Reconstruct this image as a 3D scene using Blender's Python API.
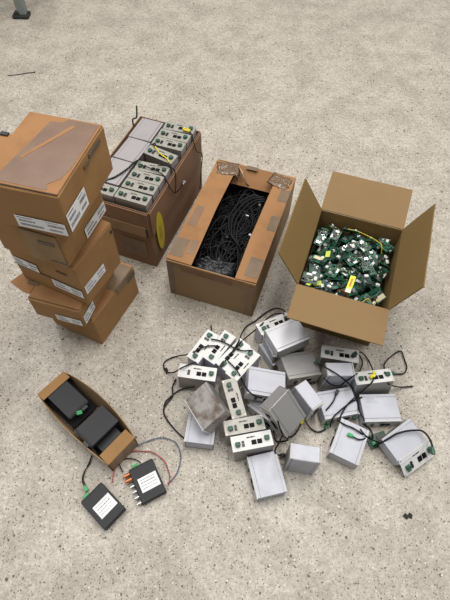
import bpy, bmesh, math, random
import numpy as np
from mathutils import Vector, Matrix, Euler, noise

for o in list(bpy.data.objects):
    bpy.data.objects.remove(o, do_unlink=True)
scene = bpy.context.scene
COL = scene.collection
random.seed(11)
R = math.radians

# ------------------------------------------------------------------ camera
PITCH, ROLL, FPX, CAMZ = R(56.87), R(1.346), 470.94, 1.6
fw = Vector((0, math.cos(PITCH), -math.sin(PITCH)))
rt = Vector((1, 0, 0)); up = rt.cross(fw)
r2 = math.cos(ROLL) * rt + math.sin(ROLL) * up
u2 = -math.sin(ROLL) * rt + math.cos(ROLL) * up
cam_data = bpy.data.cameras.new('camera')
cam_data.sensor_fit = 'VERTICAL'; cam_data.sensor_height = 36.0
cam_data.lens = FPX / 600.0 * 36.0
cam_data.clip_start = 0.02
cam = bpy.data.objects.new('camera', cam_data); COL.objects.link(cam)
m = Matrix((r2, u2, -fw)).transposed().to_4x4(); m.translation = (0, 0, CAMZ)
cam.matrix_world = m
scene.camera = cam

# ------------------------------------------------------------------ light
world = bpy.data.worlds.new('hall'); scene.world = world
world.use_nodes = True
bg = world.node_tree.nodes['Background']
bg.inputs['Color'].default_value = (0.97, 0.985, 1.0, 1)
bg.inputs['Strength'].default_value = 0.33

def hall_lamp(x, y, z, sx, sy, power, col=(1, .965, .92)):
    l = bpy.data.lights.new('ceiling_lamp', 'AREA'); l.shape = 'RECTANGLE'
    l.size, l.size_y, l.energy, l.color = sx, sy, power, col
    o = bpy.data.objects.new('ceiling_lamp', l); COL.objects.link(o)
    o.location = (x, y, z)
    return o
hall_lamp(0.7, 2.1, 5.0, 0.5, 5.0, 185)
hall_lamp(-1.9, 2.1, 5.0, 0.5, 5.0, 175)
hall_lamp(3.3, 2.1, 5.0, 0.5, 5.0, 135)

scene.view_settings.view_transform = 'Standard'
scene.view_settings.look = 'None'
scene.view_settings.gamma = 1.0
scene.view_settings.use_curve_mapping = False
scene.view_settings.exposure = -0.10

# ------------------------------------------------------------------ materials
MATS = {}
def newmat(name):
    mt = bpy.data.materials.new(name); mt.use_nodes = True
    nt = mt.node_tree; b = nt.nodes['Principled BSDF']
    MATS[name] = mt
    return mt, nt, b
def N(nt, typ, **kw):
    n = nt.nodes.new(typ)
    for k, v in kw.items():
        if k in n.inputs: n.inputs[k].default_value = v
        else: setattr(n, k, v)
    return n
def ramp(nt, src, stops):
    r = nt.nodes.new('ShaderNodeValToRGB'); nt.links.new(src, r.inputs[0])
    e = r.color_ramp.elements
    while len(e) > 1: e.remove(e[-1])
    e[0].position, e[0].color = stops[0][0], (*stops[0][1], 1)
    for p, c in stops[1:]:
        k = e.new(p); k.color = (*c, 1)
    return r.outputs[0]
def mixc(nt, fac, a, b, mode='MIX'):
    n = nt.nodes.new('ShaderNodeMix'); n.data_type = 'RGBA'; n.blend_type = mode
    for sock, v in ((n.inputs[0], fac), (n.inputs[6], a), (n.inputs[7], b)):
        if hasattr(v, 'is_linked'): nt.links.new(v, sock)
        elif isinstance(v, tuple): sock.default_value = (*v, 1)
        else: sock.default_value = v
    return n.outputs[2]
def mth(nt, op, a, b=0.0):
    n = nt.nodes.new('ShaderNodeMath'); n.operation = op
    for sock, v in ((n.inputs[0], a), (n.inputs[1], b)):
        if hasattr(v, 'is_linked'): nt.links.new(v, sock)
        else: sock.default_value = v
    return n.outputs[0]

def plain(name, col, rough=.5, metal=0.0, var=.12, scale=30, spec=.5, bump=0.0):
    mt, nt, b = newmat(name)
    tc = N(nt, 'ShaderNodeTexCoord')
    nz = N(nt, 'ShaderNodeTexNoise', Scale=scale, Detail=4.0)
    nt.links.new(tc.outputs['Object'], nz.inputs['Vector'])
    lo = tuple(max(0, c * (1 - var)) for c in col); hi = tuple(min(1, c * (1 + var)) for c in col)
    nt.links.new(ramp(nt, nz.outputs[0], [(.3, lo), (.7, hi)]), b.inputs['Base Color'])
    b.inputs['Roughness'].default_value = rough; b.inputs['Metallic'].default_value = metal
    b.inputs['Specular IOR Level'].default_value = spec
    if bump:
        bp = N(nt, 'ShaderNodeBump', Strength=bump, Distance=.002)
        nt.links.new(nz.outputs[0], bp.inputs['Height']); nt.links.new(bp.outputs[0], b.inputs['Normal'])
    return mt

def cardboard(name, col, wear, rough=.75, wearcol=None, stripes=True):
    mt, nt, b = newmat(name)
    tc = N(nt, 'ShaderNodeTexCoord')
    n1 = N(nt, 'ShaderNodeTexNoise', Scale=9.0, Detail=6.0, Roughness=.6)
    n2 = N(nt, 'ShaderNodeTexNoise', Scale=160.0, Detail=3.0)
    oi = N(nt, 'ShaderNodeObjectInfo')
    add = N(nt, 'ShaderNodeVectorMath', operation='ADD')
    nt.links.new(tc.outputs['Object'], add.inputs[0]); nt.links.new(oi.outputs['Random'], add.inputs[1])
    nt.links.new(add.outputs[0], n1.inputs['Vector']); nt.links.new(tc.outputs['Object'], n2.inputs['Vector'])
    dark = tuple(c * .72 for c in col)
    base = mixc(nt, mth(nt, 'MULTIPLY', n2.outputs[0], .35), col, dark)
    wc = wearcol or tuple(c * .55 for c in col)
    w = ramp(nt, n1.outputs[0], [(.5, (0, 0, 0)), (.68, (wear,) * 3)])
    base = mixc(nt, w, base, wc)
    nt.links.new(base, b.inputs['Base Color'])
    b.inputs['Roughness'].default_value = rough
    b.inputs['Specular IOR Level'].default_value = .3
    bp = N(nt, 'ShaderNodeBump', Strength=.25, Distance=.002)
    nt.links.new(n1.outputs[0], bp.inputs['Height']); nt.links.new(bp.outputs[0], b.inputs['Normal'])
    return mt

def concrete():
    mt, nt, b = newmat('concrete')
    tc = N(nt, 'ShaderNodeTexCoord'); co = tc.outputs['Object']
    def nz(s, d=5.0, r=.6, dist=0.0):
        n = N(nt, 'ShaderNodeTexNoise', Scale=s, Detail=d, Roughness=r, Distortion=dist)
        nt.links.new(co, n.inputs['Vector']); return n.outputs[0]
    big, mid, fine, grain = nz(1.1), nz(5.5, 7, .68), nz(55, 6, .78), nz(150, 5, .8)
    c = mixc(nt, ramp(nt, big, [(.35, (0,)*3), (.65, (1,)*3)]), (.54, .495, .43), (.60, .555, .485))
    c = mixc(nt, ramp(nt, nz(14, 6, .7, .6), [(.46, (0,)*3), (.64, (.6,)*3)]), c, (.40, .36, .305))
    c = mixc(nt, ramp(nt, mid, [(.44, (0,)*3), (.62, (.75,)*3)]), c, (.37, .335, .285))
    c = mixc(nt, ramp(nt, fine, [(.44, (0,)*3), (.64, (.75,)*3)]), c, (.29, .26, .215))
    c = mixc(nt, ramp(nt, fine, [(.30, (.6,)*3), (.44, (0,)*3)]), c, (.66, .625, .56))
    c = mixc(nt, ramp(nt, grain, [(.47, (0,)*3), (.62, (.75,)*3)]), c, (.25, .22, .18))
    def specks(scale, rad, keep, col, mask):
        nonlocal c
        v = N(nt, 'ShaderNodeTexVoronoi', Scale=scale); nt.links.new(co, v.inputs['Vector'])
        sep = N(nt, 'ShaderNodeSeparateColor'); nt.links.new(v.outputs['Color'], sep.inputs[0])
        near = mth(nt, 'LESS_THAN', v.outputs['Distance'], mth(nt, 'MULTIPLY', sep.outputs[1], rad))
        sel = mth(nt, 'LESS_THAN', sep.outputs[0], mth(nt, 'MULTIPLY', mask, keep))
        c = mixc(nt, mth(nt, 'MULTIPLY', near, sel), c, col)
    m1 = ramp(nt, mid, [(.38, (.18,)*3), (.62, (1,)*3)])
    specks(210, .5, .42, (.12, .095, .07), m1)
    specks(130, .42, .36, (.13, .10, .075), m1)
    specks(75, .36, .26, (.10, .078, .06), m1)
    specks(34, .20, .16, (.09, .07, .055), m1)
    specks(120, .40, .16, (.66, .62, .55), m1)
    nt.links.new(c, b.inputs['Base Color'])
    nt.links.new(ramp(nt, mid, [(.3, (.34,)*3), (.7, (.52,)*3)]), b.inputs['Roughness'])
    b.inputs['Specular IOR Level'].default_value = .45
    bp = N(nt, 'ShaderNodeBump', Strength=.12, Distance=.002)
    nt.links.new(fine, bp.inputs['Height']); nt.links.new(bp.outputs[0], b.inputs['Normal'])
    return mt

concrete()
cardboard('carton_brown', (.335, .185, .072), .35)
cardboard('carton_orange', (.335, .17, .072), .45)
cardboard('carton_dull', (.31, .205, .105), .5)
cardboard('carton_dark', (.235, .135, .078), .5)
cardboard('carton_tan', (.215, .137, .050), .2, wearcol=(.25, .155, .058))
cardboard('carton_tan_outer', (.245, .155, .068), .35, wearcol=(.205, .125, .055))
plain('carton_core', (.22, .135, .07), .9, var=.3, scale=300)
plain('tape', (.22, .135, .078), .42, var=.15, scale=14, spec=.4)
plain('tape_dark', (.17, .115, .068), .45, var=.2, scale=14, spec=.4)
plain('tape_sheen', (.18, .108, .072), .36, var=.12, scale=18, spec=.6, bump=.3)
plain('paper', (.80, .81, .82), .6, var=.03)
plain('ink', (.03, .03, .035), .6)
plain('barcode_ink', (.22, .22, .24), .6)
plain('ink_grey', (.12, .085, .055), .6)
plain('seam_brown', (.10, .065, .04), .7)  # dark brown of the fold and seam lines
def sheet_metal(name, col, rough, dirt, dirtcol, metal=.75, lim=(.48, .75)):
    mt, nt, b = newmat(name)
    tc = N(nt, 'ShaderNodeTexCoord'); oi = N(nt, 'ShaderNodeObjectInfo')
    add = N(nt, 'ShaderNodeVectorMath', operation='ADD')
    nt.links.new(tc.outputs['Object'], add.inputs[0]); nt.links.new(oi.outputs['Random'], add.inputs[1])
    n1 = N(nt, 'ShaderNodeTexNoise', Scale=16.0, Detail=6.0, Roughness=.65); nt.links.new(add.outputs[0], n1.inputs['Vector'])
    n2 = N(nt, 'ShaderNodeTexNoise', Scale=260.0, Detail=2.0); nt.links.new(tc.outputs['Object'], n2.inputs['Vector'])
    c = mixc(nt, ramp(nt, n1.outputs[0], [(lim[0], (0,)*3), (lim[1], (dirt,)*3)]), col, dirtcol)
    nt.links.new(c, b.inputs['Base Color'])
    b.inputs['Metallic'].default_value = metal
    b.inputs['Specular IOR Level'].default_value = .35
    nt.links.new(ramp(nt, n1.outputs[0], [(.3, (rough * .8,)*3), (.7, (rough * 1.25,)*3)]), b.inputs['Roughness'])
    bp = N(nt, 'ShaderNodeBump', Strength=.05, Distance=.001)
    nt.links.new(n2.outputs[0], bp.inputs['Height']); nt.links.new(bp.outputs[0], b.inputs['Normal'])
sheet_metal('cover_white', (.455, .47, .52), .5, .35, (.40, .40, .44), .15)
sheet_metal('cover_white_lit', (.66, .67, .71), .5, .2, (.6, .6, .64), .1)  # paler copy of the white cover, light put into its colour against flap shade
sheet_metal('cover_grey', (.40, .40, .40), .45, .35, (.34, .335, .33), .55)
sheet_metal('cover_rusty', (.40, .385, .37), .5, .9, (.13, .09, .065), .3, (.40, .60))
sheet_metal('case_grey', (.30, .29, .27), .40, .35, (.27, .26, .24), .55)
sheet_metal('cover_lilac', (.36, .335, .345), .5, .2, (.32, .295, .30), .25)
plain('plate_dull', (.30, .29, .255), .5, var=.12, scale=60)
sheet_metal('zinc', (.55, .56, .56), .35, .3, (.4, .4, .4), .9)
plain('plate_white', (.66, .66, .65), .45, var=.05)
plain('plate_grey', (.44, .425, .385), .5, var=.10, scale=60)
plain('port_black', (.004, .004, .005), .6, spec=.15)
plain('green_terminal', (.022, .085, .052), .45, var=.25, scale=120)
plain('green_bright', (.02, .33, .09), .42, var=.2, scale=120)
plain('cable_black', (.006, .006, .007), .5, var=.2, spec=.25)
plain('cable_deep', (.0045, .005, .006), .45, var=.3, spec=.25)
plain('cable_red', (.38, .03, .025), .45)
plain('cable_blue', (.045, .085, .16), .45)
plain('cable_yellow', (.62, .52, .03), .5)
plain('plastic_yellow', (.75, .66, .02), .45)
plain('device_black', (.014, .014, .017), .5, var=.15, scale=300, spec=.35)
plain('added_insert_black', (.008, .008, .009), .9, spec=.1)
plain('device_edge', (.035, .035, .038), .5)
plain('copper', (.42, .14, .055), .35, .6)
plain('pcb', (.008, .075, .042), .38, var=.35, scale=140)
plain('pcb_light', (.025, .125, .075), .38, var=.35, scale=140)
plain('pcb_mid', (.010, .050, .034), .4, var=.35, scale=140)
plain('chip', (.02, .02, .022), .4)
plain('socket_white', (.78, .77, .74), .5)
plain('socket_silver', (.60, .60, .61), .3, .9)
plain('sticker_yellow', (.78, .73, .03), .5)
plain('sticker_lime', (.55, .66, .08), .5)
plain('sticker_cream', (.62, .55, .36), .5)
plain('yellow_label', (.55, .44, .03), .55, var=.15)
plain('bag_film', (.035, .038, .043), .3, var=.25, spec=.5)
plain('clear_film', (.33, .22, .14), .25, var=.2, spec=.9)
plain('bench_steel', (.19, .215, .21), .4, var=.1)
plain('rubber', (.02, .02, .018), .8)
plain('bench_wood', (.42, .33, .22), .6)
plain('hall_wall', (.6, .6, .58), .8, var=.05)
plain('debris', (.018, .016, .014), .8)

# ------------------------------------------------------------------ helpers
def link(name, data, parent=None, mat=None):
    o = bpy.data.objects.new(name, data); COL.objects.link(o)
    if parent is not None: o.parent = parent
    if mat is not None and len(data.materials) == 0: data.materials.append(MATS[mat])
    return o
def thing(name, label, cat, loc=(0, 0, 0), rot=None, group=None):
    o = bpy.data.objects.new(name, None); COL.objects.link(o)
    o.empty_display_size = .02
    o.location = loc
    if rot is not None: o.rotation_euler = rot if isinstance(rot, Euler) else Euler(rot)
    o['label'] = label; o['category'] = cat
    if group: o['group'] = group
    return o
def tag(o, label, cat, group=None):
    o['label'] = label; o['category'] = cat
    if group: o['group'] = group
    return o
def me_from(bm, name):
    me = bpy.data.meshes.new(name); bm.to_mesh(me); bm.free(); return me
def add_box(bm, c, s, bev=0.0, rot=None):
    g = bmesh.ops.create_cube(bm, size=1.0)
    vs = g['verts']
    bmesh.ops.scale(bm, vec=s, verts=vs)
    if bev > 0:
        es = list({e for v in vs for e in v.link_edges})
        r = bmesh.ops.bevel(bm, geom=es, offset=bev, segments=1, affect='EDGES')
        vs = list({v for f in r['faces'] for v in f.verts} | {v for v in vs if v.is_valid})
    if rot is not None: bmesh.ops.rotate(bm, cent=(0, 0, 0), matrix=rot, verts=vs)
    bmesh.ops.translate(bm, vec=c, verts=vs)
    return vs
def add_cyl(bm, c, r, h, axis='Z', seg=12, r2=None):
    g = bmesh.ops.create_cone(bm, cap_ends=True, segments=seg, radius1=r, radius2=r if r2 is None else r2, depth=h)
    if axis == 'Y': bmesh.ops.rotate(bm, cent=(0, 0, 0), matrix=Matrix.Rotation(R(90), 3, 'X'), verts=g['verts'])
    if axis == 'X': bmesh.ops.rotate(bm, cent=(0, 0, 0), matrix=Matrix.Rotation(R(90), 3, 'Y'), verts=g['verts'])
    bmesh.ops.translate(bm, vec=c, verts=g['verts'])
def box_mesh(c, s, bev=0.0, name='m'):
    bm = bmesh.new(); add_box(bm, c, s, bev); return me_from(bm, name)
def boxes_mesh(lst, name='m'):
    bm = bmesh.new()
    for it in lst: add_box(bm, *it)
    return me_from(bm, name)
def part_box(name, parent, c, s, mat, bev=0.0):
    return link(name, box_mesh(c, s, bev, name), parent, mat)
def prism(name, parent, poly, z0, z1, mat):
    """a slab with the outline poly (x, y), from z0 to z1"""
    bm = bmesh.new()
    a = [bm.verts.new((x, y, z0)) for x, y in poly]; b = [bm.verts.new((x, y, z1)) for x, y in poly]
    n = len(poly)
    bm.faces.new(a[::-1]); bm.faces.new(b)
    for i in range(n): bm.faces.new((a[i], a[(i + 1) % n], b[(i + 1) % n], b[i]))
    bmesh.ops.recalc_face_normals(bm, faces=bm.faces)
    return link(name, me_from(bm, name), parent, mat)
def smooth_path(pts, sub=4):
    pts = [Vector(p) for p in pts]
    P = [pts[0] * 2 - pts[1]] + pts + [pts[-1] * 2 - pts[-2]]
    out = []
    for i in range(1, len(P) - 2):
        a, b, c, d = P[i - 1:i + 3]
        for k in range(sub):
            t = k / sub
            out.append(.5 * ((2 * b) + (c - a) * t + (2 * a - 5 * b + 4 * c - d) * t * t + (3 * b - a - 3 * c + d) * t ** 3))
    out.append(pts[-1])
    return out
def add_tube(bm, pts, r, seg=6):
    n = len(pts); rings = []
    t0 = (pts[1] - pts[0]).normalized()
    ref = t0.orthogonal().normalized()
    for i, p in enumerate(pts):
        t = (pts[min(i + 1, n - 1)] - pts[max(i - 1, 0)])
        t = t.normalized() if t.length > 1e-9 else t0
        ref = (ref - t * ref.dot(t))
        ref = ref.normalized() if ref.length > 1e-6 else t.orthogonal().normalized()
        bi = t.cross(ref)
        rings.append([bm.verts.new(p + r * (math.cos(2 * math.pi * k / seg) * ref + math.sin(2 * math.pi * k / seg) * bi)) for k in range(seg)])
    for i in range(n - 1):
        for k in range(seg):
            f = bm.faces.new((rings[i][k], rings[i][(k + 1) % seg], rings[i + 1][(k + 1) % seg], rings[i + 1][k])); f.smooth = True
    bm.faces.new(rings[0][::-1]); bm.faces.new(rings[-1])
def tube_obj(name, pts, r, mat, parent=None, sub=4, seg=6):
    bm = bmesh.new(); add_tube(bm, smooth_path(pts, sub) if sub > 1 else [Vector(p) for p in pts], r, seg)
    return link(name, me_from(bm, name), parent, mat)
CACHE = {}
def cached(key, fn, mat):
    k = (key, mat)
    if k not in CACHE:
        me = fn(); me.materials.append(MATS[mat]); CACHE[k] = me
    return CACHE[k]

# ------------------------------------------------------------------ the setting
fl = link('floor', box_mesh((0, 3, -.05), (16, 14, .1)), None, 'concrete'); fl['kind'] = 'structure'
wl = link('wall_back', box_mesh((0, 10.1, 3.0), (16, .2, 6.2)), None, 'hall_wall'); wl['kind'] = 'structure'

# bench leg at the far left; its top lies outside the picture and shades the floor there
b = thing('workbench', 'grey steel leg of a workbench at the top left corner', 'workbench', (-1.372, 3.245, 0))
part_box('leg', b, (0, 0, .40), (.055, .055, .76), 'bench_steel', .004)
part_box('leg', b, (-1.2, 0, .40), (.055, .055, .76), 'bench_steel', .004)
part_box('leg', b, (0, .9, .40), (.055, .055, .76), 'bench_steel', .004)
part_box('leg', b, (-1.2, .9, .40), (.055, .055, .76), 'bench_steel', .004)
bm = bmesh.new(); add_box(bm, (-.012, -.004, .011), (.105, .075, .022), .005); add_box(bm, (-.03, -.022, .03), (.03, .03, .03), .006)
link('foot', me_from(bm, 'foot'), b, 'rubber')
for x, y in ((-1.2, 0), (0, .9), (-1.2, .9)):
    part_box('foot', b, (x, y, .011), (.08, .07, .022), 'rubber', .005)
part_box('tabletop', b, (-.6, .45, .80), (1.35, 1.05, .04), 'bench_wood', .004)

# ------------------------------------------------------------------ paper labels
def print_mesh(w, h, seed, kind='barcode'):
    rnd = random.Random(seed); L = []
    def bar(x0, y0, sx, sy): L.append(((x0 + sx / 2, y0 + sy / 2, .0003), (sx, sy, .0004)))
    if kind == 'barcode':
        for (bx, by, bw, bh) in ((-.44, .05, .34, .16), (-.44, -.32, .46, .20), (.14, .05, .32, .18), (.14, -.32, .26, .16)):
            x = bx * w
            while x < (bx + bw) * w:
                t = rnd.choice((.0006, .001, .0016)); bar(x, by * h, t, bh * h); x += t + rnd.choice((.0006, .0009, .0013))
        for k in range(2): bar(-.46 * w, (.36 - .0 * k) * h, .3 * w, .04 * h)
        bar(.12 * w, .38 * h, .25 * w, .04 * h)
    else:
        for k in range(4):
            y = (.30 - .2 * k) * h; x = -.40 * w
            th = .035 * h if k != 1 else .06 * h
            while x < (.40 - .25 * rnd.random()) * w:
                s = rnd.uniform(.04, .13) * w; bar(x, y, s, th); x += s + .025 * w
    return boxes_mesh(L, 'print')
def paper_label(parent, mat4, w, h, seed=0, name='shipping_label', kind='barcode', mat='paper', ink='barcode_ink'):
    o = part_box(name, parent, (0, 0, .0002), (w, h, .0005), mat)
    o.matrix_local = mat4
    p = link('printed_text', print_mesh(w, h, seed, kind), o, ink); p.location = (0, 0, .0003)
    return o
def frame(org, xdir, ydir):
    x = Vector(xdir).normalized(); y = Vector(ydir).normalized(); z = x.cross(y)
    mm = Matrix((x, y, z)).transposed().to_4x4(); mm.translation = org
    return mm
FRONT = lambda u, z, out=.0008: frame((u, -out, z), (1, 0, 0), (0, 0, 1))       # on the face y = 0
RIGHT = lambda W, v, z, out=.0008: frame((W + out, v, z), (0, 1, 0), (0, 0, 1))  # on the face x = W
TOP = lambda u, v, h, a=0.0: frame((u, v, h), (math.cos(a), math.sin(a), 0), (-math.sin(a), math.cos(a), 0))

def dented_box(W, L, H, seed, amp=.0025, cuts=4, bev=.004):
    bm = bmesh.new(); add_box(bm, (W / 2, L / 2, H / 2), (W, L, H), bev)
    me = me_from(bm, 'body'); bm = bmesh.new(); bm.from_mesh(me)
    bmesh.ops.subdivide_edges(bm, edges=[e for e in bm.edges if e.calc_length() > .03], cuts=cuts, use_grid_fill=True)
    for v in bm.verts:
        if v.co.z > .004:
            n = noise.noise_vector(v.co * 14 + Vector((seed * 3.1, seed, 0)))
            v.co += Vector((n.x, n.y, 0)) * amp
    me2 = me_from(bm, 'body'); bpy.data.meshes.remove(me); return me2

def stack_box(label, x, y, yaw, W, L, H, z, seed, labels=(), front_seam=None, lid=True):
    t = thing('cardboard_box', label, 'box', (x, y, z), (0, 0, yaw), 'stacked brown cartons')
    body = link('body', dented_box(W, L, H - (.004 if lid else 0), seed), t, 'carton_brown')
    if lid:
        l = part_box('lid', t, (W / 2, L / 2 + .002, H - .0018), (W - .004, L - .008, .0035), 'carton_orange', .001)
    for i, (face, u, zz, w, h) in enumerate(labels):
        mt = FRONT(u, zz, .003) if face == 'F' else RIGHT(W, u, zz, .003)
        paper_label(t, mt, w, h, seed * 7 + i)
    return t

# stack on the left, from the floor up
h5 = .176
t5 = stack_box('lowest brown carton of the tall stack, set on the floor', -.663, .917, -.419, .221, .271, h5, 0, 5)
part_box('tape', t5, (.196, .20, h5 + .0002), (.05, .12, .0008), 'tape_dark')
part_box('tape', t5, (.2218, .20, h5 - .02), (.002, .10, .036), 'tape_dark')
part_box('label_tag', t5, (.2222, .243, .14), (.002, .05, .028), 'ink_grey')
z4 = .1775; h4 = .104
t4 = stack_box('shallow brown carton with an open side flap, second from the floor', -.661, .850, -.264, .189, .245, h4, z4, 4,
               labels=(('F', .135, .030, .095, .034), ('R', .042, .038, .07, .044)))
prism('flap', t4, [(.0, .175), (-.035, .18), (-.055, .15), (-.062, .125), (-.055, .11), (-.066, .09), (-.088, .045), (-.03, .022), (.0, .02)], h4 - .006, h4 - .002, 'carton_orange')
part_box('tape', t4, (-.006, .10, h4 + .0005), (.045, .09, .0012), 'tape_dark')
part_box('printed_mark', t4, (-.012, .098, h4 + .0014), (.012, .06, .0008), 'ink')
part_box('fold_line', t4, (.095, .006, h4 + .0002), (.185, .0018, .0009), 'seam_brown')
z3 = z4 + h4 + .001; h3 = .203
t3 = stack_box('brown carton with a split front, in the middle of the stack', -.691, .936, -.427, .266, .202, h3, z3, 3,
               labels=(('F', .205, .062, .115, .040), ('F', .055, .105, .095, .040), ('R', .062, .075, .105, .040)))
part_box('fold_line', t3, (.133, -.0025, .085), (.262, .003, .0022), 'seam_brown')
part_box('printed_mark', t3, (.205, -.003, .145), (.040, .002, .006), 'ink_grey')
part_box('printed_mark', t3, (.255 + .0115, .19, .17), (.002, .008, .014), 'ink')
z2 = z3 + h3 + .001; h2 = .166
t2 = stack_box('brown carton directly below the topmost one of the stack', -.669, .893, -.30, .221, .245, h2, z2, 2,
               labels=(('R', .172, .030, .125, .042),))
part_box('shaded_panel', t2, (.16, -.003, .07), (.115, .004, .13), 'carton_dull', .001)  # duller panel, shade from the overhanging box above put into its colour
part_box('printed_mark', t2, (.178, -.0058, .098), (.05, .002, .014), 'ink_grey')
part_box('printed_mark', t2, (.195, -.0058, .02), (.05, .002, .005), 'ink_grey')
z1 = z2 + h2 + .001; h1 = .152
t1 = stack_box('topmost brown carton of the stack, shiny tape across its top', -.606, .846, -.235, .213, .277, h1, z1, 1,
               labels=(('F', .135, .033, .140, .042), ('R', .055, .055, .105, .060)))
# tape film laid over most of the top, with the bare board left as a ragged border
tp = [(.040, .012), (.182, .012), (.172, .030), (.196, .055), (.206, .10), (.206, .268), (.118, .270), (.112, .255), (.075, .250), (.062, .15), (.046, .06)]
tf = prism('tape', t1, tp, h1, h1 + .0008, 'tape_sheen')
prism('tape_crease', t1, [(.064, .10), (.072, .10), (.150, .245), (.138, .247)], h1 + .0008, h1 + .0014, 'carton_orange')
part_box('fold_line', t1, (.1065, .0045, h1 - .001), (.211, .0018, .003), 'seam_brown')
part_box('printed_mark', t1, (.2152, .205, h1 - .022), (.002, .07, .014), 'ink_grey')
part_box('printed_mark', t1, (.2152, .150, h1 - .030), (.002, .03, .010), 'ink_grey')
prism('flap', t1, [(.0, .185), (-.020, .182), (-.07, .13), (-.08, .0), (.0, .0)], h1 - .012, h1 - .008, 'carton_orange')
part_box('clip', t1, (-.022, .178, h1 - .006), (.022, .012, .006), 'ink')

# ------------------------------------------------------------------ open cartons
def wall_panel(parent, p0, p1, h, th, mat, name='wall', inward=None):
    """upright board between two floor points, thickness th towards the inside"""
    p0 = Vector((*p0, 0)); p1 = Vector((*p1, 0)); d = (p1 - p0); L = d.length; ang = math.atan2(d.y, d.x)
    bm = bmesh.new(); add_box(bm, (L / 2, th / 2, h / 2), (L, th, h), .0008)
    o = link(name, me_from(bm, name), parent, mat); o.location = p0; o.rotation_euler = (0, 0, ang)
    return o
def open_carton(t, W, L, H, mat, th=.004):
    wall_panel(t, (0, 0), (W, 0), H, th, mat, 'front_wall')
    wall_panel(t, (W, th), (W, L - th), H, th, mat, 'side_wall')
    wall_panel(t, (W, L), (0, L), H, th, mat, 'back_wall')
    wall_panel(t, (0, L - th), (0, th), H, th, mat, 'side_wall')
    part_box('bottom', t, (W / 2, L / 2, .003), (W - 2 * th, L - 2 * th, .004), mat)
def flap(parent, p0, p1, length, tilt, mat, H, taper=0.0, th=.004, name='flap', curl=0.0):
    """a flap hinged on the rim from p0 to p1 (outside on the right hand), tilted up by tilt degrees from level"""
    p0 = Vector((*p0, H)); p1 = Vector((*p1, H)); d = (p1 - p0); L = d.length; d.normalize()
    out = Vector((d.y, -d.x, 0)); w = out * math.cos(R(tilt)) + Vector((0, 0, 1)) * math.sin(R(tilt))
    n = d.cross(w) * -1
    bm = bmesh.new(); rows = 7; cols = 9; top = []; bot = []
    for j in range(rows):
        s = j / (rows - 1); a = []; c = []
        for i in range(cols):
            q = i / (cols - 1)
            x = taper * s + (L - 2 * taper * s) * q
            p = p0 + d * x + w * (length * s) + n * (curl * s * s + .0022 * noise.noise(Vector((x * 12, s * 2 + L, length * 9))) * s)
            a.append(bm.verts.new(p)); c.append(bm.verts.new(p + n * th))
        top.append(a); bot.append(c)
    for j in range(rows - 1):
        for i in range(cols - 1):
            bm.faces.new((top[j][i], top[j][i + 1], top[j + 1][i + 1], top[j + 1][i]))
            bm.faces.new((bot[j][i], bot[j + 1][i], bot[j + 1][i + 1], bot[j][i + 1]))
    for j in range(rows - 1):
        bm.faces.new((top[j][0], top[j + 1][0], bot[j + 1][0], bot[j][0])); bm.faces.new((top[j][-1], bot[j][-1], bot[j + 1][-1], top[j + 1][-1]))
    for i in range(cols - 1):
        bm.faces.new((top[0][i], bot[0][i], bot[0][i + 1], top[0][i + 1])); bm.faces.new((top[-1][i], top[-1][i + 1], bot[-1][i + 1], bot[-1][i]))
    bmesh.ops.recalc_face_normals(bm, faces=bm.faces)
    return link(name, me_from(bm, name), parent, mat)

# carton with the circuit boards
DW, DL, DH = .319, .380, .260
D_ORG = Vector((.249, .946, 0)); D_YAW = -.312
tD = thing('open_carton', 'wide open tan carton, all four flaps spread, filled with green boards', 'box', D_ORG, (0, 0, D_YAW))
open_carton(tD, DW, DL, DH, 'carton_tan')
flap(tD, (DW, DL), (0, DL), .180, 14, 'carton_tan_outer', DH, .001)
flap(tD, (DW, 0), (DW, DL), .172, 70, 'carton_tan', DH, .004)
flap(tD, (0, DL), (0, 0), .160, 58, 'carton_tan', DH, .004)
flap(tD, (0, 0), (DW, 0), .150, 4, 'carton_tan_outer', DH, .001)
part_box('insert', tD, (DW / 2, DL / 2, .05), (DW - .012, DL - .012, .006), 'carton_dark')

# carton with the black cables
CW, CL, CH = .349, .587, .219
C_ORG = Vector((-.223, 1.074, 0)); C_YAW = -.309
tC = thing('open_carton', 'worn brown carton with taped rim, filled with black cables', 'box', C_ORG, (0, 0, C_YAW))
open_carton(tC, CW, CL, CH, 'carton_dull')
part_box('insert', tC, (CW / 2, CL / 2, .05), (CW - .012, CL - .012, .006), 'carton_dark')
prism('side_flap', tC, [(0, .006), (.100, .004), (.092, .30), (.096, CL - .06), (.07, CL - .015), (.0, CL - .01)], CH, CH + .004, 'carton_orange')
prism('side_flap', tC, [(CW, .006), (CW - .080, .002), (CW - .084, .2), (CW - .078, CL - .07), (CW - .06, CL - .01), (CW, CL - .004)], CH, CH + .004, 'carton_orange')
flap(tC, (.05, CL - .004), (CW - .05, CL - .004), .085, -38, 'carton_orange', CH, .01, name='back_flap')
for nm, (x, y, sx, sy, mt) in (('tape', (.028, .07, .052, .09, 'tape_dark')), ('tape', (.075, .085, .03, .07, 'tape')), ('tape', (.03, .24, .035, .11, 'tape')),
                               ('tape', (CW - .028, .07, .05, .09, 'tape_dark')), ('tape', (CW - .02, .30, .035, .08, 'tape_dark')), ('tape', (CW - .02, .46, .04, .07, 'tape_dark')),
                               ('tape', (.16, CL - .012, .05, .022, 'tape_dark'))):
    part_box(nm, tC, (x, y, CH + .0044), (sx, sy, .0008), mt)
part_box('rim_fold', tC, (CW / 2, -.0012, CH - .004), (CW - .004, .0025, .010), 'carton_orange', .0008)
part_box('front_strip', tC, (.16, -.001, CH - .026), (.20, .002, .034), 'carton_dark')
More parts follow.
